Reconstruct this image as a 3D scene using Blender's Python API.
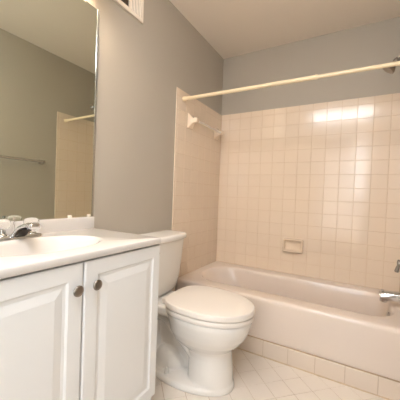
import bpy, bmesh, math, random
from mathutils import Vector, Matrix

random.seed(7)
for o in list(bpy.data.objects):
    bpy.data.objects.remove(o)
scene = bpy.context.scene
COL = scene.collection
R = math.radians

# ------------------------------------------------------------------ camera
W = 1.50            # room width (left wall x=0, right wall x=W); back wall y=0
ZC = 2.394          # ceiling
YF = -2.66          # wall with the doorway, behind the camera
YAW, PITCH, ROLL, FPX = 0.5226, -0.0205, 0.0373, 267.43
cam_d = bpy.data.cameras.new('camera')
cam = bpy.data.objects.new('camera', cam_d)
COL.objects.link(cam)
fwd = Vector((-math.sin(YAW) * math.cos(PITCH), math.cos(YAW) * math.cos(PITCH), math.sin(PITCH)))
rgt = Vector((math.cos(YAW), math.sin(YAW), 0))
upv = rgt.cross(fwd)
r2 = rgt * math.cos(ROLL) + upv * math.sin(ROLL)
u2 = upv * math.cos(ROLL) - rgt * math.sin(ROLL)
m = Matrix((r2, u2, -fwd)).transposed().to_4x4()
m.translation = Vector((1.1812, -2.417, 1.0423))
cam.matrix_world = m
cam_d.sensor_width = 36.0
cam_d.lens = FPX / 400 * 36.0
cam_d.clip_start = 0.02
scene.camera = cam

# ------------------------------------------------------------------ light + exposure
wd = bpy.data.worlds.new('world')
scene.world = wd
wd.use_nodes = True
wd.node_tree.nodes['Background'].inputs[0].default_value = (0.75, 0.85, 1.0, 1)
wd.node_tree.nodes['Background'].inputs[1].default_value = 0.6
VANITY_EMIT = 48.0      # bulbs over the mirror, warm
CEIL_EMIT = 22.0         # added ceiling panel near the door, stands in for bounced flash
HALL_POWER = 7.0       # added fill lamp in the hall, stands in for flash and daylight
ld = bpy.data.lights.new('hall_fill', 'AREA')
ld.shape = 'RECTANGLE'; ld.size = 0.66; ld.size_y = 1.5
ld.energy = HALL_POWER; ld.color = (0.95, 0.98, 1.0)
lo = bpy.data.objects.new('hall_fill', ld)
COL.objects.link(lo)
lo.location = (0.98, -3.05, 1.15)
lo.rotation_euler = (R(90), 0, 0)
scene.view_settings.view_transform = 'Standard'
scene.view_settings.look = 'None'
scene.view_settings.gamma = 1.0
scene.view_settings.use_curve_mapping = False
scene.view_settings.exposure = 0.68

# ------------------------------------------------------------------ materials
def lin(c):
    return tuple(((v / 255) / 12.92 if v / 255 <= 0.04045 else ((v / 255 + 0.055) / 1.055) ** 2.4) for v in c) + (1.0,)

def mat(name, rgb, rough=0.5, metal=0.0, spec=0.5, bump=0.0, bscale=200.0, var=0.0, vscale=8.0, coat=0.0,
        trans=0.0, emit=0.0, emit_rgb=None, ior=1.5):
    M = bpy.data.materials.new(name)
    M.use_nodes = True
    nt = M.node_tree
    b = nt.nodes['Principled BSDF']
    b.inputs['Base Color'].default_value = lin(rgb)
    b.inputs['Roughness'].default_value = rough
    b.inputs['Metallic'].default_value = metal
    b.inputs['Specular IOR Level'].default_value = spec
    b.inputs['IOR'].default_value = ior
    if coat:
        b.inputs['Coat Weight'].default_value = coat
        b.inputs['Coat Roughness'].default_value = 0.04
    if trans:
        b.inputs['Transmission Weight'].default_value = trans
    if emit:
        b.inputs['Emission Color'].default_value = lin(emit_rgb or rgb)
        b.inputs['Emission Strength'].default_value = emit
    tc = nt.nodes.new('ShaderNodeTexCoord')
    if var:
        n = nt.nodes.new('ShaderNodeTexNoise'); n.inputs['Scale'].default_value = vscale
        n.inputs['Detail'].default_value = 4
        nt.links.new(tc.outputs['Object'], n.inputs['Vector'])
        h = nt.nodes.new('ShaderNodeHueSaturation')
        h.inputs['Color'].default_value = lin(rgb)
        mr = nt.nodes.new('ShaderNodeMapRange')
        mr.inputs['To Min'].default_value = 1 - var; mr.inputs['To Max'].default_value = 1 + var
        nt.links.new(n.outputs['Fac'], mr.inputs['Value'])
        nt.links.new(mr.outputs['Result'], h.inputs['Value'])
        nt.links.new(h.outputs['Color'], b.inputs['Base Color'])
    if bump:
        n2 = nt.nodes.new('ShaderNodeTexNoise'); n2.inputs['Scale'].default_value = bscale
        n2.inputs['Detail'].default_value = 3
        nt.links.new(tc.outputs['Object'], n2.inputs['Vector'])
        bp = nt.nodes.new('ShaderNodeBump'); bp.inputs['Strength'].default_value = bump
        bp.inputs['Distance'].default_value = 0.002
        nt.links.new(n2.outputs['Fac'], bp.inputs['Height'])
        nt.links.new(bp.outputs['Normal'], b.inputs['Normal'])
    return M

M_WALL = mat('wall_paint', (183, 174, 160), 0.55, spec=0.35, bump=0.10, bscale=260)
M_CEIL = mat('ceiling_paint', (240, 229, 215), 0.8, spec=0.2, bump=0.15, bscale=180)
M_TILE = mat('almond_tile', (233, 214, 192), 0.14, spec=0.5, var=0.025, vscale=5, bump=0.03, bscale=14)
M_GROUT = mat('grout', (220, 195, 166), 0.85, spec=0.2, var=0.10, vscale=9)
M_FTILE = mat('floor_tile', (234, 224, 212), 0.28, spec=0.45, var=0.03, vscale=6)
M_FGROUT = mat('floor_grout', (186, 164, 140), 0.9, spec=0.1, var=0.15, vscale=12)
M_BTILE = mat('base_tile', (224, 209, 193), 0.2, spec=0.5, var=0.02, vscale=6)
M_CAULK = mat('caulk', (208, 186, 156), 0.5, var=0.2, vscale=22)
M_TUB = mat('tub_enamel', (228, 214, 202), 0.14, spec=0.5)
M_PORC = mat('porcelain', (234, 230, 224), 0.12, spec=0.55)
M_SEAT = mat('seat_plastic', (234, 226, 217), 0.30, spec=0.45)
M_CAB = mat('cabinet_white', (236, 236, 235), 0.34, spec=0.45)
M_CABIN = mat('cabinet_shadow_gap', (150, 146, 140), 0.7)
M_COUNTER = mat('cultured_marble', (221, 216, 211), 0.14, spec=0.5, var=0.012, vscale=6)
M_CHROME = mat('chrome', (215, 215, 216), 0.08, metal=1.0)
M_NICKEL = mat('brushed_nickel', (150, 142, 134), 0.28, metal=1.0)
M_ACRYL = mat('clear_acrylic', (252, 250, 246), 0.25, trans=0.92, ior=1.13)
M_ROD = mat('cream_rod', (240, 220, 184), 0.35, spec=0.45)
M_CERAM = mat('cream_ceramic', (240, 220, 196), 0.15, spec=0.55)
M_DISH = mat('tan_ceramic', (228, 207, 182), 0.2, spec=0.5)
M_VENT = mat('vent_white', (240, 228, 212), 0.45)
M_DARK = mat('vent_cavity_shade', (70, 56, 44), 0.9)
M_MIRROR = mat('mirror_silver', (218, 222, 210), 0.0, metal=1.0)
M_MEDGE = mat('mirror_edge', (200, 204, 204), 0.15, metal=0.9)
M_TRIM = mat('door_casing_white', (245, 243, 240), 0.35)
M_HALL = mat('hall_paint', (206, 200, 190), 0.7)
M_HALLF = mat('hall_carpet', (150, 132, 112), 0.95, var=0.1, vscale=60)
M_BULB = mat('bulb_glow', (255, 226, 180), 0.4, emit=VANITY_EMIT, emit_rgb=(255, 233, 205))
M_FILL = mat('fill_panel_glow', (255, 250, 240), 0.4, emit=CEIL_EMIT, emit_rgb=(246, 249, 255))
M_BLACK = mat('spout_shade', (60, 52, 46), 0.4, metal=0.6)  # shade colour for the wedge under the faucet spout

# ------------------------------------------------------------------ helpers
def link(name, bm, material, parent=None, smooth=False, angle=40):
    bmesh.ops.recalc_face_normals(bm, faces=bm.faces[:])
    me = bpy.data.meshes.new(name)
    bm.to_mesh(me); bm.free()
    for mm in (material if isinstance(material, (list, tuple)) else [material]):
        me.materials.append(mm)
    if smooth:
        me.polygons.foreach_set('use_smooth', [True] * len(me.polygons))
        me.set_sharp_from_angle(angle=R(angle))
    o = bpy.data.objects.new(name, me)
    COL.objects.link(o)
    if parent:
        o.parent = parent
        off = parent.location.copy() if parent.parent is None else Vector()
        o.matrix_parent_inverse = Matrix.Translation(-off)
    return o

def thing(name, label, cat, loc, group=None):
    o = bpy.data.objects.new(name, None)
    COL.objects.link(o)
    o.location = loc
    o.empty_display_size = 0.05
    tag(o, label, cat, group)
    return o

def tag(o, label, cat, group=None):
    o['label'] = label; o['category'] = cat
    if group: o['group'] = group
    return o

def struct(o):
    o['kind'] = 'structure'
    return o

def box(bm, x0, x1, y0, y1, z0, z1, bev=0.0, seg=2, mi=0):
    r = bmesh.ops.create_cube(bm, size=1.0)
    vs = r['verts']
    for v in vs:
        v.co = Vector((x0 + (v.co.x + .5) * (x1 - x0), y0 + (v.co.y + .5) * (y1 - y0), z0 + (v.co.z + .5) * (z1 - z0)))
    if bev:
        es = list({e for v in vs for e in v.link_edges})
        bmesh.ops.bevel(bm, geom=es, offset=bev, segments=seg, affect='EDGES', profile=0.5, clamp_overlap=True)
    elif mi:
        for f in {f for v in vs for f in v.link_faces}:
            f.material_index = mi
    return bm

def BX(*a, **k):
    return box(bmesh.new(), *a, **k)

def loft(bm, rings, cap0=True, cap1=True, closed=True):
    rows = [[bm.verts.new(p) for p in ring] for ring in rings]
    n = len(rows[0])
    for a, b in zip(rows, rows[1:]):
        for i in range(n if closed else n - 1):
            j = (i + 1) % n
            bm.faces.new((a[i], a[j], b[j], b[i]))
    if cap0: bm.faces.new(rows[0][::-1])
    if cap1: bm.faces.new(rows[-1])
    return bm

def frame_of(d):
    d = d.normalized()
    a = Vector((0, 0, 1)) if abs(d.z) < 0.9 else Vector((0, 1, 0))
    s = d.cross(a).normalized()
    return s, s.cross(d).normalized()

def tube(bm, pts, radii, n=20, flat=1.0, cap=True):
    """sweep; flat scales the second axis (up) of the section"""
    pts = [Vector(p) for p in pts]
    if not isinstance(radii, (list, tuple)): radii = [radii] * len(pts)
    rings = []
    for i, p in enumerate(pts):
        d = (pts[min(i + 1, len(pts) - 1)] - pts[max(i - 1, 0)])
        s, u = frame_of(d)
        rr = radii[i]
        if not isinstance(rr, (list, tuple)): rr = (rr, rr * flat)
        rings.append([p + s * rr[0] * math.cos(2 * math.pi * k / n) + u * rr[1] * math.sin(2 * math.pi * k / n) for k in range(n)])
    return loft(bm, rings, cap, cap)

def lathe(bm, origin, axis, prof, n=28):
    """prof: (distance along axis, radius)"""
    o = Vector(origin); d = Vector(axis).normalized()
    s, u = frame_of(d)
    rings = [[o + d * h + (s * math.cos(2 * math.pi * k / n) + u * math.sin(2 * math.pi * k / n)) * max(r, 1e-4) for k in range(n)] for h, r in prof]
    return loft(bm, rings)

def smooth_path(pts, steps=6):
    P = [Vector(p) for p in pts]
    out = []
    for i in range(len(P) - 1):
        p0 = P[max(i - 1, 0)]; p1 = P[i]; p2 = P[i + 1]; p3 = P[min(i + 2, len(P) - 1)]
        for k in range(steps):
            t = k / steps
            out.append(0.5 * ((2 * p1) + (p2 - p0) * t + (2 * p0 - 5 * p1 + 4 * p2 - p3) * t * t + (3 * p1 - p0 - 3 * p2 + p3) * t ** 3))
    out.append(P[-1])
    return out

def rrect(x0, x1, y0, y1, z, r, ns=10, nc=10):
    """rounded rectangle ring; r = radii for corners (x1y1, x0y1, x0y0, x1y0)"""
    if not isinstance(r, (list, tuple)): r = [r] * 4
    cs = [(x1 - r[0], y1 - r[0], r[0], 0), (x0 + r[1], y1 - r[1], r[1], 90), (x0 + r[2], y0 + r[2], r[2], 180), (x1 - r[3], y0 + r[3], r[3], 270)]
    out = []
    arcs = [[Vector((cx + rr * math.cos(R(a + 90 * k / nc)), cy + rr * math.sin(R(a + 90 * k / nc)), z)) for k in range(nc + 1)] for cx, cy, rr, a in cs]
    for i in range(4):
        out += arcs[i]
        a, b = arcs[i][-1], arcs[(i + 1) % 4][0]
        out += [a.lerp(b, k / ns) for k in range(1, ns)]
    return out

def egg(x0, x1, hw, yc, z, n=64, back=0.45, e=0.75):
    """toilet-seat outline: blunt at the back (x0), round at the front (x1)"""
    L = x1 - x0; cx = x0 + back * L
    out = []
    for k in range(n):
        a = 2 * math.pi * k / n
        c, s = math.cos(a), math.sin(a)
        if c >= 0:
            out.append(Vector((cx + (1 - back) * L * c, yc + hw * s, z)))
        else:
            out.append(Vector((cx - back * L * abs(c) ** e, yc + hw * math.copysign(abs(s) ** e, s), z)))
    return out

# ------------------------------------------------------------------ room shell
ZT = 0.381; T = 0.108; ZTOP = ZT + 13 * T + 0.0526; YT = -0.7784; YTUB = -0.6994; ZB = 0.1054
struct(link('wall_left', BX(-0.10, 0, YF - 0.1, 0.1, -0.05, ZC + 0.1), M_WALL))
struct(link('wall_back', BX(0, W, 0, 0.10, -0.05, ZC + 0.1), M_WALL))
struct(link('wall_right', BX(W, W + 0.10, YF - 0.1, 0.1, -0.05, ZC + 0.1), M_WALL))
DX0, DX1, DZ = 0.62, 1.325, 2.05
bm = bmesh.new()
box(bm, 0, DX0, YF - 0.1, YF, -0.05, ZC + 0.1)
box(bm, DX1, W, YF - 0.1, YF, -0.05, ZC + 0.1)
box(bm, DX0, DX1, YF - 0.1, YF, DZ, ZC + 0.1)
struct(link('wall_front', bm, M_WALL))
struct(link('ceiling', BX(0, W, YF, 0, ZC, ZC + 0.08), M_CEIL))
# door casing around the doorway behind the camera
bm = bmesh.new()
cw = 0.065
box(bm, DX0 - cw, DX0, YF, YF + 0.016, 0.001, DZ + cw, 0.004)
box(bm, DX1, DX1 + cw, YF, YF + 0.016, 0.001, DZ + cw, 0.004)
box(bm, DX0 - cw, DX1 + cw, YF, YF + 0.018, DZ, DZ + cw, 0.004)
struct(link('trim_1', bm, M_TRIM))
# the hall past the doorway
bm = bmesh.new()
box(bm, -0.4, 2.3, -3.75, -3.68, 0, ZC)
box(bm, -0.45, -0.4, -3.75, YF - 0.1, 0, ZC)
box(bm, 2.3, 2.35, -3.75, YF - 0.1, 0, ZC)
box(bm, -0.45, 2.35, -3.75, YF - 0.1, ZC, ZC + 0.05)
struct(link('wall_hall', bm, M_HALL))
struct(link('floor_hall', BX(-0.45, 2.35, -3.75, YF - 0.1, -0.05, 0), M_HALLF))

wn = link('glow_strip_1', BX(1.165, 1.315, -3.678, -3.672, 1.12, 2.25), mat('strip_glow', (240, 246, 255), 0.3, emit=9.0))  # added glowing strip, unseen; gives a bright streak in the tile reflections
struct(wn)

# floor: diagonal tiles on a grout bed
def clip(poly, axis, val, keep_greater):
    out = []
    for i, p in enumerate(poly):
        qn = poly[(i + 1) % len(poly)]
        ins = lambda v: (v[axis] >= val) == keep_greater
        if ins(p): out.append(p)
        if ins(p) != ins(qn):
            t = (val - p[axis]) / (qn[axis] - p[axis])
            out.append((p[0] + t * (qn[0] - p[0]), p[1] + t * (qn[1] - p[1])))
    return out

bm = bmesh.new()
box(bm, 0, W, YF - 0.1, 0, -0.05, 0.0, mi=1)
FP = 0.1125; s2 = FP / math.sqrt(2); gap = 0.0024
for i in range(-40, 41):
    for j in range(-40, 41):
        cx = 0.712 + (i + j) * s2; cy = -0.859 + (i - j) * s2 + s2
        h = s2 - gap * 0.7
        poly = [(cx + h, cy), (cx, cy + h), (cx - h, cy), (cx, cy - h)]
        for ax, v, g in ((0, 0.001, True), (0, W - 0.001, False), (1, YF - 0.099, True), (1, YTUB - 0.0005, False)):
            if poly: poly = clip(poly, ax, v, g)
        if len(poly) < 3: continue
        zt = 0.0016 + random.uniform(-0.0002, 0.0002)
        top = [bm.verts.new((x, y, zt)) for x, y in poly]
        bot = [bm.verts.new((x, y, -0.001)) for x, y in poly]
        bm.faces.new(top)
        for k in range(len(poly)):
            l = (k + 1) % len(poly)
            bm.faces.new((top[k], bot[k], bot[l], top[l]))
struct(link('floor', bm, [M_FTILE, M_FGROUT]))

# wall tiles: every tile modelled, slightly tilted so reflections break from tile to tile
def tile_field(bm, O, U, V, N, us, vs, depth=0.0055, g=0.0010):
    O, U, V, N = map(Vector, (O, U, V, N))
    for a in range(len(us) - 1):
        for b in range(len(vs) - 1):
            u0, u1, v0, v1 = us[a] + g, us[a + 1] - g, vs[b] + g, vs[b + 1] - g
            if u1 - u0 < 0.004: continue
            tu, tv = random.gauss(0, 0.0022), random.gauss(0, 0.0022)
            i = 0.0016
            outer = [(u0, v0), (u1, v0), (u1, v1), (u0, v1)]
            inner = [(u0 + i, v0 + i), (u1 - i, v0 + i), (u1 - i, v1 - i), (u0 + i, v1 - i)]
            mu, mv = (u0 + u1) / 2, (v0 + v1) / 2
            base = [bm.verts.new(O + U * x + V * y) for x, y in outer]
            side = [bm.verts.new(O + U * x + V * y + N * (depth - 0.0013 + tu * (x - mu) + tv * (y - mv))) for x, y in outer]
            top = [bm.verts.new(O + U * x + V * y + N * (depth + tu * (x - mu) + tv * (y - mv))) for x, y in inner]
            bm.faces.new(top)
            for k in range(4):
                l = (k + 1) % 4
                bm.faces.new((side[k], side[l], top[l], top[k]))
                bm.faces.new((base[k], base[l], side[l], side[k]))

rows = [ZT + T * k for k in range(14)] + [ZTOP]
rows[0] += 0.003
cols_b = [0.006] + [W - T * k for k in range(13, 0, -1)] + [W - 0.006]
GD = 0.0035
bm = bmesh.new()
box(bm, 0, W, -GD, 0, ZT, ZTOP - 0.002, mi=1)
tile_field(bm, (0, 0, 0), (1, 0, 0), (0, 0, 1), (0, -1, 0), cols_b, rows)
struct(link('wall_tile_back', bm, [M_TILE, M_GROUT]))
for nm, x, nx in (('wall_tile_left', 0, 1), ('wall_tile_right', W, -1)):
    bm = bmesh.new()
    box(bm, min(x, x + nx * GD), max(x, x + nx * GD), YT + 0.002, -GD, ZT, ZTOP - 0.002, mi=1)
    box(bm, min(x, x + nx * GD), max(x, x + nx * GD), YT + 0.002, YTUB - 0.012, 0.003, ZT, mi=1)
    cl = [0.006] + [T * k for k in range(1, 8)] + [-YT]
    tile_field(bm, (x, 0, 0), (0, -1, 0), (0, 0, 1), (nx, 0, 0), cl, rows)
    tile_field(bm, (x, 0, 0), (0, -1, 0), (0, 0, 1), (nx, 0, 0), [-YTUB + 0.012, 7 * T, -YT], [0.004, 0.057] + [0.057 + T * k for k in range(1, 4)])
    struct(link(nm, bm, [M_TILE, M_GROUT]))

# row of base tiles under the tub apron
bm = bmesh.new()
box(bm, 0, W, YTUB + 0.002, YTUB + 0.040, 0, ZB - 0.0004, mi=1)
us = [0.0, 0.078] + [0.078 + 0.157 * k for k in range(1, 10) if 0.078 + 0.157 * k < W] + [W]
tile_field(bm, (0, YTUB + 0.0055, 0), (1, 0, 0), (0, 0, 1), (0, -1, 0), us, [0.003, ZB])
struct(link('baseboard_tub', bm, [M_BTILE, M_FGROUT]))
bm = bmesh.new()
tube(bm, [(x, YTUB - 0.0035 + random.uniform(-.0012, .0012), 0.002) for x in [0.002 + i * 0.0374 for i in range(41)]], [random.uniform(0.0035, 0.006) for _ in range(41)], n=8)
struct(link('trim_2', bm, M_CAULK, smooth=True))

# ------------------------------------------------------------------ bathtub
tub = thing('bathtub', 'almond enamelled alcove bathtub along the tiled back wall', 'bathtub', (W / 2, -0.35, 0))
bm = bmesh.new()
X0, X1, Y0, Y1 = 0.001, W - 0.001, YTUB, -0.001
def outer(dy, z, dxy=0.0): return rrect(X0 + dxy, X1 - dxy, Y0 + dy, Y1 - dxy, z, 0.004)
def inner(x0, x1, y0, y1, z, rl, rr): return rrect(x0, x1, y0, y1, z, [rr, rl, rl, rr])
rings = [outer(0.016, ZB + 0.0005), outer(0.014, 0.16), outer(0.006, 0.30), outer(0.000, 0.352), outer(0.001, 0.366), outer(0.006, 0.3755), outer(0.016, 0.3805), outer(0.03, 0.381)]
rings += [inner(0.072, 1.425, -0.590, -0.098, 0.381, 0.20, 0.16),
          inner(0.080, 1.419, -0.582, -0.105, 0.379, 0.195, 0.155),
          inner(0.088, 1.414, -0.574, -0.112, 0.372, 0.19, 0.15),
          inner(0.105, 1.406, -0.565, -0.120, 0.345, 0.185, 0.145),
          inner(0.150, 1.396, -0.552, -0.130, 0.26, 0.175, 0.135),
          inner(0.215, 1.380, -0.540, -0.142, 0.16, 0.165, 0.125),
          inner(0.250, 1.365, -0.525, -0.155, 0.12, 0.155, 0.115),
          inner(0.300, 1.330, -0.490, -0.190, 0.098, 0.13, 0.09),
          inner(0.420, 1.230, -0.420, -0.260, 0.094, 0.07, 0.07)]
loft(bm, rings, cap0=False, cap1=True)
link('basin', bm, M_TUB, tub, smooth=True, angle=60)
bm = bmesh.new()
lathe(bm, (1.404, -0.35, 0.305), (-1, 0, 0.12), [(0, 0.030), (0.004, 0.036), (0.010, 0.034), (0.013, 0.022), (0.014, 0.0)])
ov = link('overflow_plate', bm, M_NICKEL, tub, smooth=True)
bm = bmesh.new()
tube(bm, [(1.392, -0.35, 0.306), (1.378, -0.35, 0.302), (1.366, -0.35, 0.290)], [0.006, 0.006, 0.007], n=12)
link('trip_lever', bm, M_CHROME, ov, smooth=True)
bm = bmesh.new()
lathe(bm, (1.27, -0.34, 0.0945), (0, 0, 1), [(0, 0.034), (0.003, 0.032), (0.004, 0.02), (0.002, 0.0)])
link('drain', bm, M_CHROME, tub, smooth=True)

# tub spout, shower valve, shower head on the right wall
YP = -0.36
sp = thing('tub_spout', 'chrome tub spout with diverter knob above the right end of the bathtub', 'tub spout', (W, YP, 0.45))
bm = bmesh.new()
pth = smooth_path([(W - 0.006, YP, 0.452), (1.46, YP, 0.452), (1.41, YP, 0.449), (1.375, YP, 0.444), (1.356, YP, 0.439), (1.350, YP, 0.437)], 4)
nn = len(pth)
rad = []
for i in range(nn):
    t = i / (nn - 1)
    r_ = 0.034 - 0.005 * t
    if i == nn - 1: r_ *= 0.8
    rad.append((r_ * 0.95, r_))
tube(bm, pth, rad, n=24)
lathe(bm, (1.372, YP, 0.440), (-0.1, 0, -1), [(0, 0.022), (0.030, 0.021), (0.034, 0.019), (0.035, 0.0)])
link('spout_body', bm, M_CHROME, sp, smooth=True)
bm = bmesh.new()
lathe(bm, (1.362, YP, 0.462), (0, 0, 1), [(0, 0.004), (0.010, 0.004), (0.011, 0.008), (0.019, 0.008), (0.021, 0.005), (0.021, 0)], n=16)
link('diverter_knob', bm, M_CHROME, sp, smooth=True)

va = thing('shower_valve', 'chrome shower valve with lever handle above the tub spout', 'shower valve', (W, YP, 0.64))
bm = bmesh.new()
lathe(bm, (W - 0.0055, YP, 0.66), (-1, 0, 0), [(0, 0.080), (0.005, 0.078), (0.012, 0.055), (0.014, 0.026), (0.040, 0.024), (0.042, 0)])
link('escutcheon', bm, M_NICKEL, va, smooth=True)
bm = bmesh.new()
lathe(bm, (W - 0.045, YP, 0.66), (-1, 0, 0), [(0, 0.018), (0.008, 0.024), (0.022, 0.023), (0.026, 0.014), (0.026, 0)])
tube(bm, smooth_path([(1.442, YP, 0.668), (1.440, YP, 0.65), (1.432, YP, 0.628), (1.428, YP, 0.604)], 4), [0.010] * 9 + [0.011, 0.012, 0.012, 0.009], n=14)
link('lever_handle', bm, M_NICKEL, va, smooth=True)

sh = thing('shower_fixture', 'chrome shower head on a bent arm high on the right wall', 'shower head', (W, YP, 1.98))
bm = bmesh.new()
tube(bm, smooth_path([(W - 0.003, YP, 2.003), (1.46, YP, 2.003), (1.42, YP, 1.978), (1.376, YP, 1.930)], 5), 0.012, n=16)
arm = link('shower_arm', bm, M_CHROME, sh, smooth=True)
bm = bmesh.new()
lathe(bm, (W - 0.0005, YP, 2.003), (-1, 0, 0), [(0, 0.032), (0.004, 0.032), (0.010, 0.022), (0.012, 0.011)])
link('wall_flange', bm, M_CHROME, sh, smooth=True)
bm = bmesh.new()
hd = Vector((-0.62, 0, -0.78))
lathe(bm, (1.380, YP, 1.934), hd, [(0, 0.013), (0.012, 0.017), (0.02, 0.017), (0.026, 0.013), (0.034, 0.015), (0.062, 0.035), (0.071, 0.038), (0.080, 0.037), (0.081, 0.028), (0.078, 0.0)])
link('spray_head', bm, M_NICKEL, sh, smooth=True)

# ------------------------------------------------------------------ curtain rod
YR, ZR = -0.6886, 1.7755
def rz(x): return ZR - 0.0075 * x
rod = thing('shower_curtain_rod', 'cream tension rod for a shower curtain spanning the tub alcove', 'curtain rod', (0, YR, ZR))
bm = bmesh.new()
tube(bm, [(0.02, YR, rz(0.02)), (0.5, YR, rz(0.5)), (0.958, YR, rz(0.958))], 0.0130, n=20)
link('outer_tube', bm, M_ROD, rod, smooth=True)
bm = bmesh.new()
tube(bm, [(0.950, YR, rz(0.950)), (1.2, YR, rz(1.2)), (W - 0.02, YR, rz(W))], 0.0112, n=20)
link('inner_tube', bm, M_ROD, rod, smooth=True)
bm = bmesh.new()
lathe(bm, (0.945, YR, rz(0.945)), (1, 0, 0), [(0, 0.0138), (0.002, 0.0146), (0.014, 0.0146), (0.016, 0.0138), (0.016, 0.011)], n=20)
link('locking_collar', bm, M_ROD, rod, smooth=True)
for x, d in ((0.0056, 1), (W - 0.0056, -1)):
    bm = bmesh.new()
    lathe(bm, (x, YR, rz(x)), (d, 0, 0), [(0, 0.017), (0.006, 0.018), (0.020, 0.0165), (0.024, 0.013)], n=20)
    link('end_cap', bm, M_ROD, rod, smooth=True)

# ------------------------------------------------------------------ ceramic towel bar on the left tiles
zb_ = 1.633
tb = thing('towel_bar', 'clear towel bar between two flared cream ceramic brackets on the left tiles', 'towel bar', (0, -0.34, zb_))
def sqring(xx, yc, hy, zlo, zhi, r): return [Vector((xx, p.x, p.y)) for p in rrect(yc - hy, yc + hy, zlo, zhi, 0, r, 3, 4)]
for yc in (-0.578, -0.112):
    bm = bmesh.new()
    loft(bm, [sqring(0.0052, yc, 0.040, zb_ - 0.060, zb_ + 0.054, 0.006), sqring(0.012, yc, 0.040, zb_ - 0.060, zb_ + 0.054, 0.008),
              sqring(0.017, yc, 0.034, zb_ - 0.050, zb_ + 0.044, 0.010), sqring(0.030, yc, 0.024, zb_ - 0.032, zb_ + 0.028, 0.010),
              sqring(0.042, yc, 0.018, zb_ - 0.021, zb_ + 0.021, 0.010), sqring(0.050, yc, 0.018, zb_ - 0.020, zb_ + 0.022, 0.010),
              sqring(0.072, yc, 0.018, zb_ - 0.018, zb_ + 0.022, 0.010), sqring(0.077, yc, 0.014, zb_ - 0.014, zb_ + 0.018, 0.010)])
    link('bracket', bm, M_CERAM, tb, smooth=True)
bm = bmesh.new()
tube(bm, [(0.060, -0.570, zb_ + 0.002), (0.060, -0.34, zb_ + 0.002), (0.060, -0.121, zb_ + 0.002)], 0.0095, n=16)
link('bar', bm, mat('clear_bar', (246, 240, 232), 0.3, trans=0.8, ior=1.12), tb, smooth=True)['label'] = 'clear acrylic bar'

# ------------------------------------------------------------------ soap dish
sd = thing('soap_dish', 'cream ceramic soap dish with raised rim set in the back wall tiles', 'soap dish', (0.74, 0, 0.63))
def yring(y, x0, x1, z0, z1, r): return [Vector((p.x, y, p.y)) for p in rrect(x0, x1, z0, z1, 0, r, 4, 5)]
sx0, sx1, sz0, sz1 = 0.655, 0.823, 0.571, 0.689
bm = bmesh.new()
loft(bm, [yring(-0.004, sx0, sx1, sz0, sz1, .012), yring(-0.024, sx0, sx1, sz0, sz1, .014), yring(-0.033, sx0 + .004, sx1 - .004, sz0 + .004, sz1 - .004, .014),
          yring(-0.035, sx0 + .010, sx1 - .010, sz0 + .010, sz1 - .010, .012), yring(-0.032, sx0 + .016, sx1 - .016, sz0 + .015, sz1 - .016, .010),
          yring(-0.012, sx0 + .020, sx1 - .020, sz0 + .020, sz1 - .019, .010), yring(-0.008, sx0 + .030, sx1 - .030, sz0 + .030, sz1 - .028, .010)], cap0=False)
link('dish_body', bm, M_DISH, sd, smooth=True, angle=70)
bm = bmesh.new()
for dz, dx in ((0.0, 0.0),):
    loft(bm, [[Vector((x, y, z)) for y, z in ((-0.024, sz0 + .006), (-0.043, sz0 + .006), (-0.047, sz0 + .010), (-0.045, sz0 + .016), (-0.041, sz0 + .017), (-0.024, sz0 + .014))] for x in (sx0 + .010, sx0 + .014, sx1 - .014, sx1 - .010)])
link('dish_lip', bm, M_DISH, sd, smooth=True)

# ------------------------------------------------------------------ vanity cabinet
YV, YVL = -1.4883, -2.268
DV = 0.462; ZV = 0.8486; SL = 0.0257
van = thing('vanity_cabinet', 'white two-door bathroom vanity cabinet with raised door panels against the left wall', 'cabinet', (0, (YV + YVL) / 2, 0))
bm = bmesh.new()
FX = 0.434
y0, y1 = YVL + 0.004, YV - 0.0005
box(bm, 0.001, FX - 0.018, y0, y0 + 0.016, 0.001, ZV - SL)
box(bm, 0.001, FX - 0.018, y1 - 0.016, y1, 0.001, ZV - SL)
box(bm, 0.001, FX - 0.02, y0 + 0.016, y1 - 0.016, 0.10, 0.116)
box(bm, 0.001, 0.008, y0 + 0.016, y1 - 0.016, 0.116, ZV - SL)
link('body', bm, M_CAB, van)
bm = bmesh.new()
box(bm, FX - 0.018, FX, y0, y0 + 0.040, 0.105, ZV - SL)
box(bm, FX - 0.018, FX, y1 - 0.040, y1, 0.0015, ZV - SL)
box(bm, FX - 0.018, FX, y0 + 0.040, y1 - 0.040, ZV - SL - 0.045, ZV - SL)
box(bm, FX - 0.018, FX, y0 + 0.040, y1 - 0.040, 0.105, 0.165)
box(bm, FX - 0.018, FX, -1.895, -1.850, 0.165, ZV - SL - 0.045)
link('face_frame', bm, M_CAB, van)
link('toe_kick', BX(FX - 0.085, FX - 0.07, y0 + 0.016, y1 - 0.040, 0.001, 0.104), M_CAB, van)
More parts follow.
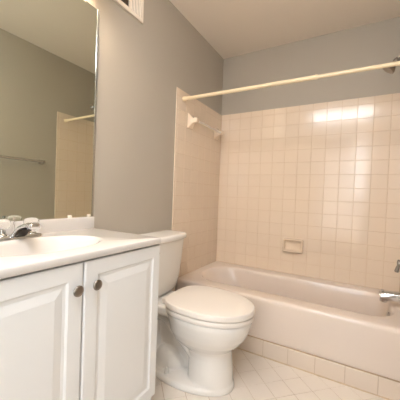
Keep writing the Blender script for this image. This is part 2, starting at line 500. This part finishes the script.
def door(ya, yb, z0, z1, knob_y, side, trim_in=0.0):
    bm = bmesh.new()
    xf = FX + 0.0200
    def ring(x, i):
        j = max(i - trim_in, i * 0.2)
        return [Vector((x, ya + i, z0 + i)), Vector((x, yb - j, z0 + i)), Vector((x, yb - j, z1 - i)), Vector((x, ya + i, z1 - i))]
    loft(bm, [ring(FX + 0.0008, 0.0), ring(xf - 0.006, 0.0), ring(xf - 0.002, 0.0015), ring(xf, 0.006),
              ring(xf, 0.050), ring(xf - 0.0015, 0.0525), ring(xf - 0.0045, 0.0565), ring(xf - 0.0052, 0.066),
              ring(xf - 0.0042, 0.070), ring(xf - 0.0010, 0.088), ring(xf - 0.0002, 0.092), ring(xf - 0.0002, 0.12)])
    d = link('door', bm, M_CAB, van)
    d['label'] = side
    bm = bmesh.new()
    lathe(bm, (xf - 0.001, knob_y, 0.734), (1, 0, 0), [(0, 0.008), (0.002, 0.0065), (0.009, 0.0065), (0.011, 0.015), (0.013, 0.0172), (0.016, 0.0172), (0.0185, 0.0145), (0.0195, 0.008), (0.0197, 0.0)])
    k = link('knob', bm, M_NICKEL, d, smooth=True, angle=50)
    k['label'] = 'round brushed nickel knob'
door(-2.240, -1.8705, 0.150, 0.8165, -1.896, 'left cabinet door')
door(-1.8655, -1.4895, 0.150, 0.8165, -1.826, 'right cabinet door', 0.010)

# one-piece vanity top: slab, oval basin and backsplash
vt = thing('sink_vanity', 'white cultured marble vanity top with oval sink on the white cabinet', 'sink', (0.23, -1.88, ZV))
bm = bmesh.new()
SX, SY = 0.255, -1.880
RX, RY = 0.138, 0.200
def orect(d, z): return rrect(0.001, DV - d, YVL + d, YV - d, z, [max(0.008 - d, 0.001), 0.001, 0.001, max(0.008 - d, 0.001)], 8, 6)
NO = len(orect(0, 0))
ref = orect(0.004, 0)
def oval(rx, ry, z, dx=0.0):
    out = []
    for p in ref:
        a = math.atan2((p.y - SY) / RY, (p.x - SX) / RX)
        out.append(Vector((SX + dx + rx * math.cos(a), SY + ry * math.sin(a), z)))
    return out
loft(bm, [orect(0.002, ZV - SL), orect(0.0, ZV - SL + 0.002), orect(0.0, ZV - 0.006), orect(0.0018, ZV - 0.0018), orect(0.006, ZV),
          oval(RX + 0.022, RY + 0.026, ZV), oval(RX + 0.016, RY + 0.020, ZV + 0.0015), oval(RX + 0.008, RY + 0.010, ZV + 0.0015), oval(RX, RY, ZV - 0.002), oval(RX * .96, RY * .97, ZV - 0.012), oval(RX * .88, RY * .9, ZV - 0.045),
          oval(RX * .74, RY * .76, ZV - 0.085), oval(RX * .5, RY * .5, ZV - 0.112), oval(RX * .2, RY * .16, ZV - 0.120), oval(0.018, 0.018, ZV - 0.122)], cap0=False)
link('sink_basin', bm, M_COUNTER, vt, smooth=True, angle=50)
link('backsplash', BX(0.0012, 0.021, YVL, YV, ZV - 0.002, 0.9075, 0.004, 3), M_COUNTER, vt, smooth=True)
bm = bmesh.new()
lathe(bm, (SX, SY, ZV - 0.1215), (0, 0, 1), [(0, 0.022), (0.003, 0.021), (0.004, 0.012), (0.006, 0.0)])
link('drain', bm, M_CHROME, vt, smooth=True)

# faucet
fa = thing('faucet', 'chrome centerset faucet with clear round handles behind the sink', 'faucet', (0.07, SY, ZV))
bm = bmesh.new()
fr = lambda hx, hy, z: [p + Vector((0.072, SY, 0)) for p in rrect(-hx, hx, -hy, hy, z, min(hx, 0.02), 5, 6)]
loft(bm, [fr(0.030, 0.087, ZV + 0.0003), fr(0.030, 0.087, ZV + 0.008), fr(0.027, 0.084, ZV + 0.013), fr(0.020, 0.070, ZV + 0.017)])
link('base_plate', bm, M_CHROME, fa, smooth=True)
bm = bmesh.new()
pth = smooth_path([(0.078, SY - 0.008, ZV + 0.010), (0.088, SY - 0.006, ZV + 0.026), (0.112, SY - 0.002, ZV + 0.045), (0.142, SY + 0.006, ZV + 0.053), (0.168, SY + 0.012, ZV + 0.054), (0.182, SY + 0.015, ZV + 0.052)], 5)
nn = len(pth)
tube(bm, pth, [(0.021 - 0.004 * min(1, i / nn), 0.009 + 0.004 * min(1, i / nn)) for i in range(nn)], n=20)
lathe(bm, (0.168, SY + 0.012, ZV + 0.050), (0, 0, -1), [(0, 0.012), (0.010, 0.012), (0.014, 0.010), (0.014, 0)], n=18)
box(bm, 0.148, 0.186, SY - 0.011, SY + 0.022, ZV + 0.045, ZV + 0.067, 0.005, 3)
sp_o = link('spout', bm, M_CHROME, fa, smooth=True)
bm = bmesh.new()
loft(bm, [[Vector((x, y, ZV + z)) for x, z in ((0.070, 0.0135), (0.103, 0.0135), (0.150, 0.043), (0.118, 0.040), (0.092, 0.026))] for y in (SY - 0.019, SY + 0.016)])  # shade and dark reflection under the spout, put in as a dark wedge
link('spout_shade_wedge', bm, M_BLACK, sp_o)['label'] = 'dark wedge standing for shade under the spout'
bm = bmesh.new()
lathe(bm, (0.046, SY, ZV + 0.012), (0, 0, 1), [(0, 0.003), (0.058, 0.003), (0.059, 0.006), (0.066, 0.006), (0.068, 0.003), (0.068, 0)], n=14)
link('lift_rod', bm, M_CHROME, fa, smooth=True)
for dy in (-0.051, 0.051):
    bm = bmesh.new()
    lathe(bm, (0.072, SY + dy, ZV + 0.014), (0, 0, 1), [(0, 0.019), (0.006, 0.018), (0.010, 0.012), (0.024, 0.010), (0.026, 0.0)], n=22)
    st = link('handle_stem', bm, M_CHROME, fa, smooth=True)
    bm = bmesh.new()
    n = 16
    rings = []
    for h, r in ((0.028, 0.010), (0.031, 0.019), (0.040, 0.025), (0.052, 0.026), (0.060, 0.022), (0.064, 0.013), (0.065, 0.001)):
        rings.append([Vector((0.072 + r * (1 + 0.05 * (k % 2)) * math.cos(2 * math.pi * k / n), SY + dy + r * (1 + 0.05 * (k % 2)) * math.sin(2 * math.pi * k / n), ZV + 0.012 + h)) for k in range(n)])
    loft(bm, rings)
    link('handle_knob', bm, M_ACRYL, st)['label'] = 'clear acrylic knob'

# mirror
mi = thing('wall_mirror', 'large frameless wall mirror above the vanity backsplash', 'mirror', (0, -1.88, 0.91))
ZM0, ZM1, YM = 0.9085, 1.967, -1.4913
link('mirror_glass', BX(0.0008, 0.0060, YVL, YM, ZM0, ZM1), M_MIRROR, mi)
bm = bmesh.new()
box(bm, 0.0006, 0.0075, YM, YM + 0.0045, ZM0, ZM1)
box(bm, 0.0060, 0.0075, YM - 0.0050, YM, ZM0, ZM1)
link('edge_channel', bm, M_MEDGE, mi)
M_CLIP = M_ACRYL
for y, z, top in ((-1.62, ZM0, 0), (-1.515, ZM0, 0), (-2.1, ZM0, 0), (-1.575, ZM1, 1), (-2.1, ZM1, 1)):
    bm = bmesh.new()
    if top == 2:
        box(bm, 0.0078, 0.011, YM - 0.008, YM + 0.008, z - 0.012, z + 0.012, 0.001)
    else:
        zz = z - 0.008 if top else z - 0.0008
        box(bm, 0.0062, 0.0105, y - 0.010, y + 0.010, zz, zz + 0.013, 0.0015)
    link('mirror_clip', bm, M_VENT, mi)

# ------------------------------------------------------------------ toilet
YC = -1.09
to = thing('toilet', 'white two-piece toilet with closed lid between vanity and bathtub', 'toilet', (0.35, YC, 0))
bm = bmesh.new()
# bowl and front column
B = [(0.002, .405, .655, .112), (0.03, .405, .655, .114), (0.10, .405, .650, .111), (0.17, .405, .643, .106), (0.200, .392, .642, .107), (0.216, .355, .648, .119), (0.236, .325, .668, .136), (0.256, .305, .690, .150),
     (0.29, .285, .716, .165), (0.33, .28, .735, .176), (0.365, .27, .744, .183), (0.385, .265, .746, .184), (0.392, .265, .744, .182)]
loft(bm, [egg(x0, x1, hw, YC, z, 56, 0.47, 0.8) for z, x0, x1, hw in B])
# foot flange
def foot(z, d): return [Vector((0.375 + (0.288 - d) * math.cos(2 * math.pi * k / 56), YC + (0.157 - d) * math.sin(2 * math.pi * k / 56), z)) for k in range(56)]
loft(bm, [foot(0.002, 0), foot(0.018, 0), foot(0.028, 0.003), foot(0.034, 0.010)])
# rear deck below the tank
def deck(z, d, xb=0.035): return rrect(xb + d, 0.36, YC - 0.125 + d, YC + 0.125 - d, z, 0.03)
loft(bm, [deck(0.335, 0.03, 0.06), deck(0.348, 0.008), deck(0.36, 0.0), deck(0.392, 0.0), deck(0.400, 0.008)])
# trapway
pth = smooth_path([(0.50, YC, 0.10), (0.43, YC, 0.165), (0.33, YC, 0.245), (0.25, YC, 0.305), (0.18, YC, 0.31), (0.14, YC, 0.25), (0.15, YC, 0.14), (0.17, YC, 0.03)], 6)
rings = []
for i, p in enumerate(pth):
    d = (pth[min(i + 1, len(pth) - 1)] - pth[max(i - 1, 0)]).normalized()
    nrm = Vector((-d.z, 0, d.x))
    rings.append([p + Vector((0, 0.088 * math.cos(2 * math.pi * k / 24), 0)) + nrm * (0.036 * math.sin(2 * math.pi * k / 24)) for k in range(24)])
loft(bm, rings)
# outlet bulge
r = bmesh.ops.create_uvsphere(bm, u_segments=28, v_segments=16, radius=1.0)
for v in r['verts']:
    v.co = Vector((0.25 + v.co.x * 0.120, YC + v.co.y * 0.100, 0.03 + v.co.z * 0.100))
# web behind the column
box(bm, 0.16, 0.46, YC - 0.016, YC + 0.016, 0.02, 0.34)
bowl = link('bowl', bm, M_PORC, to)
rm = bowl.modifiers.new('remesh', 'REMESH'); rm.mode = 'VOXEL'; rm.voxel_size = 0.004; rm.use_smooth_shade = True
smo = bowl.modifiers.new('smooth', 'SMOOTH'); smo.factor = 0.5; smo.iterations = 3

for dy in (-1, 1):
    bm = bmesh.new()
    lathe(bm, (0.310, YC + dy * 0.118, 0.030), (0, 0, 1), [(0, 0.014), (0.004, 0.014), (0.030, 0.0095), (0.036, 0.006), (0.037, 0.0)], n=20)
    link('bolt_cap', bm, M_PORC, to, smooth=True)
bm = bmesh.new()
sr = lambda d, z: egg(.266 + d, .754 - d, .188 - d, YC, z, 64, 0.47, 0.66)
hole = lambda d, z: egg(.345 + d, .690 - d, .118 - d, YC, z, 64, 0.47, 0.9)
loft(bm, [hole(0.004, .3935), sr(0.006, .3935), sr(0.001, .396), sr(0, .402), sr(0, .416), sr(0.004, .4205), hole(0.004, .4205), hole(0, .417), hole(0, .397), hole(0.004, .3935)], False, False)
bmesh.ops.remove_doubles(bm, verts=bm.verts[:], dist=1e-5)
link('seat', bm, M_SEAT, to, smooth=True, angle=50)
bm = bmesh.new()
lr = lambda d, z: egg(.268 + d, .758 - d, .191 - d, YC, z, 64, 0.47, 0.62)
loft(bm, [lr(0.02, .4245), lr(0.004, .4245), lr(0, .428), lr(0, .4510), lr(0.0020, .4545), lr(0.006, .4560), lr(0.014, .4566), lr(0.03, .4575), lr(0.09, .4595), lr(0.15, .460)])
link('lid', bm, M_SEAT, to, smooth=True, angle=35)
for dy in (-0.07, 0.07):
    bm = bmesh.new()
    box(bm, .235, .278, YC + dy - 0.018, YC + dy + 0.018, 0.4005, 0.436, 0.007, 3)
    link('hinge', bm, M_SEAT, to, smooth=True)
# tank
def tk(xb, xf, hw, z, bow=0.03, r=0.03):
    out = []
    for p in rrect(xb, xf, YC - hw, YC + hw, z, [r, 0.012, 0.012, r], 12, 8):
        t = (p.x - xb) / (xf - xb)
        out.append(Vector((p.x - bow * t * ((p.y - YC) / hw) ** 2, p.y, z)))
    return out
bm = bmesh.new()
loft(bm, [tk(.05, .150, .125, .4005, .02, .03), tk(.035, .178, .165, .410, .022, .045), tk(.026, .190, .184, .432, .024, .05), tk(.022, .196, .196, .47, .026, .05), tk(.020, .203, .208, .56, .03, .045), tk(.020, .209, .217, .66, .03, .04), tk(.020, .213, .222, .742, .03, .035)])
link('tank', bm, M_PORC, to, smooth=True, angle=60)
bm = bmesh.new()
tl = lambda d, z: tk(.012 + d, .226 - d, .236 - d, z, .034, .03)
loft(bm, [tl(.012, .7425), tl(.004, .744), tl(0, .749), tl(0, .768), tl(.003, .775), tl(.010, .779), tl(.03, .7805)])
link('tank_lid', bm, M_PORC, to, smooth=True, angle=60)
bm = bmesh.new()
lathe(bm, (.186, YC - 0.165, .70), (1, 0, 0), [(0, .016), (.012, .016), (.016, .012), (.026, .008), (.027, 0)], n=18)
tube(bm, [(.209, YC - 0.165, .70), (.212, YC - 0.13, .697), (.213, YC - 0.10, .692)], [.007, .006, .008], n=12)
link('flush_lever', bm, M_CHROME, to, smooth=True)

# ------------------------------------------------------------------ vent grille high on the left wall
ve = thing('vent_grille', 'white slatted vent grille high on the left wall', 'vent', (0, -1.31, 2.21))
vy0, vy1, vz0, vz1 = -1.470, -1.168, 2.080, 2.340
bm = bmesh.new()
fw = 0.024
box(bm, 0.0005, 0.014, vy0, vy1, vz0, vz0 + fw, 0.002)
box(bm, 0.0005, 0.014, vy0, vy1, vz1 - fw, vz1, 0.002)
box(bm, 0.0005, 0.014, vy0, vy0 + fw, vz0 + fw - .002, vz1 - fw + .002, 0.002)
box(bm, 0.0005, 0.014, vy1 - 0.016, vy1, vz0 + fw - .002, vz1 - fw + .002, 0.002)
box(bm, 0.0005, 0.014, -1.283, -1.275, vz0 + fw - .002, vz1 - fw + .002, 0.001)
box(bm, 0.0005, 0.014, -1.361, -1.353, vz0 + fw - .002, vz1 - fw + .002, 0.001)
link('frame', bm, M_VENT, ve)
link('backing', BX(0.0006, 0.002, vy0 + .01, vy1 - .01, vz0 + .01, vz1 - .01), M_DARK, ve)['label'] = 'dark sheet standing for the shaded duct opening'  # shade of the duct put into the colour of a flat sheet
ys = [-1.268 + 0.0125 * k for k in range(8)] + [-1.440 + 0.0125 * k for k in range(7)]
for yy in ys:
    bm = bmesh.new()
    za, zb2 = vz0 + fw - .001, vz1 - fw + .001
    loft(bm, [[Vector((0.0082, yy - 0.0026, z)), Vector((0.0125, yy + 0.0030, z)), Vector((0.0135, yy + 0.0020, z)), Vector((0.0094, yy - 0.0036, z))] for z in (za, zb2)])
    link('slat', bm, M_VENT, ve)

# ------------------------------------------------------------------ towel bar on the right wall (seen in the mirror)
rb = thing('towel_bar', 'chrome towel bar on the grey right wall, seen in the mirror', 'towel bar', (W, -1.2, 1.31))
for yy in (-0.93, -1.54):
    bm = bmesh.new()
    box(bm, W - 0.008, W - 0.0005, yy - 0.022, yy + 0.022, 1.28, 1.324, 0.003)
    box(bm, W - 0.066, W - 0.007, yy - 0.011, yy + 0.011, 1.288, 1.316, 0.004)
    link('bracket', bm, M_CHROME, rb, smooth=True)
bm = bmesh.new()
tube(bm, [(W - 0.055, -0.94, 1.302), (W - 0.055, -1.53, 1.302)], 0.0115, n=16)
link('bar', bm, M_CHROME, rb, smooth=True)

# ------------------------------------------------------------------ vanity lamp and added ceiling panel
vl = thing('vanity_light', 'bar of warm globe bulbs behind a white shade on the left wall above the mirror', 'light', (0, -1.92, 2.14))
link('back_plate', BX(0.0005, 0.03, -2.19, -1.57, 2.09, 2.19, 0.006), M_CHROME, vl, smooth=True)
for yy in (-2.10, -1.88, -1.655):
    bm = bmesh.new()
    lathe(bm, (0.028, yy, 2.14), (1, 0, 0), [(0, 0.028), (0.02, 0.026), (0.03, 0.02), (0.03, 0)], n=18)
    sk = link('socket', bm, M_CHROME, vl, smooth=True)
    bm = bmesh.new()
    bmesh.ops.create_uvsphere(bm, u_segments=20, v_segments=12, radius=0.045)
    bmesh.ops.translate(bm, verts=bm.verts[:], vec=(0.10, yy, 2.14))
    link('bulb', bm, M_BULB, sk, smooth=True)
bm = bmesh.new()
box(bm, 0.170, 0.174, -2.19, -1.57, 2.04, 2.25)
box(bm, 0.03, 0.170, -2.19, -2.186, 2.04, 2.25)
box(bm, 0.03, 0.170, -1.574, -1.57, 2.04, 2.25)
link('shade', bm, M_TRIM, vl)
cl = thing('ceiling_fill', 'added flush ceiling light panel near the doorway', 'light', (0.95, -2.30, ZC))  # unseen panel added for bounced flash and the bright strip in the tiles
link('fill_base', BX(0.52, 1.38, -2.44, -2.20, ZC - 0.02, ZC - 0.0005, 0.003), M_TRIM, cl)
link('fill_panel', BX(0.535, 1.365, -2.425, -2.215, ZC - 0.075, ZC - 0.02, 0.015, 3), M_FILL, cl, smooth=True)
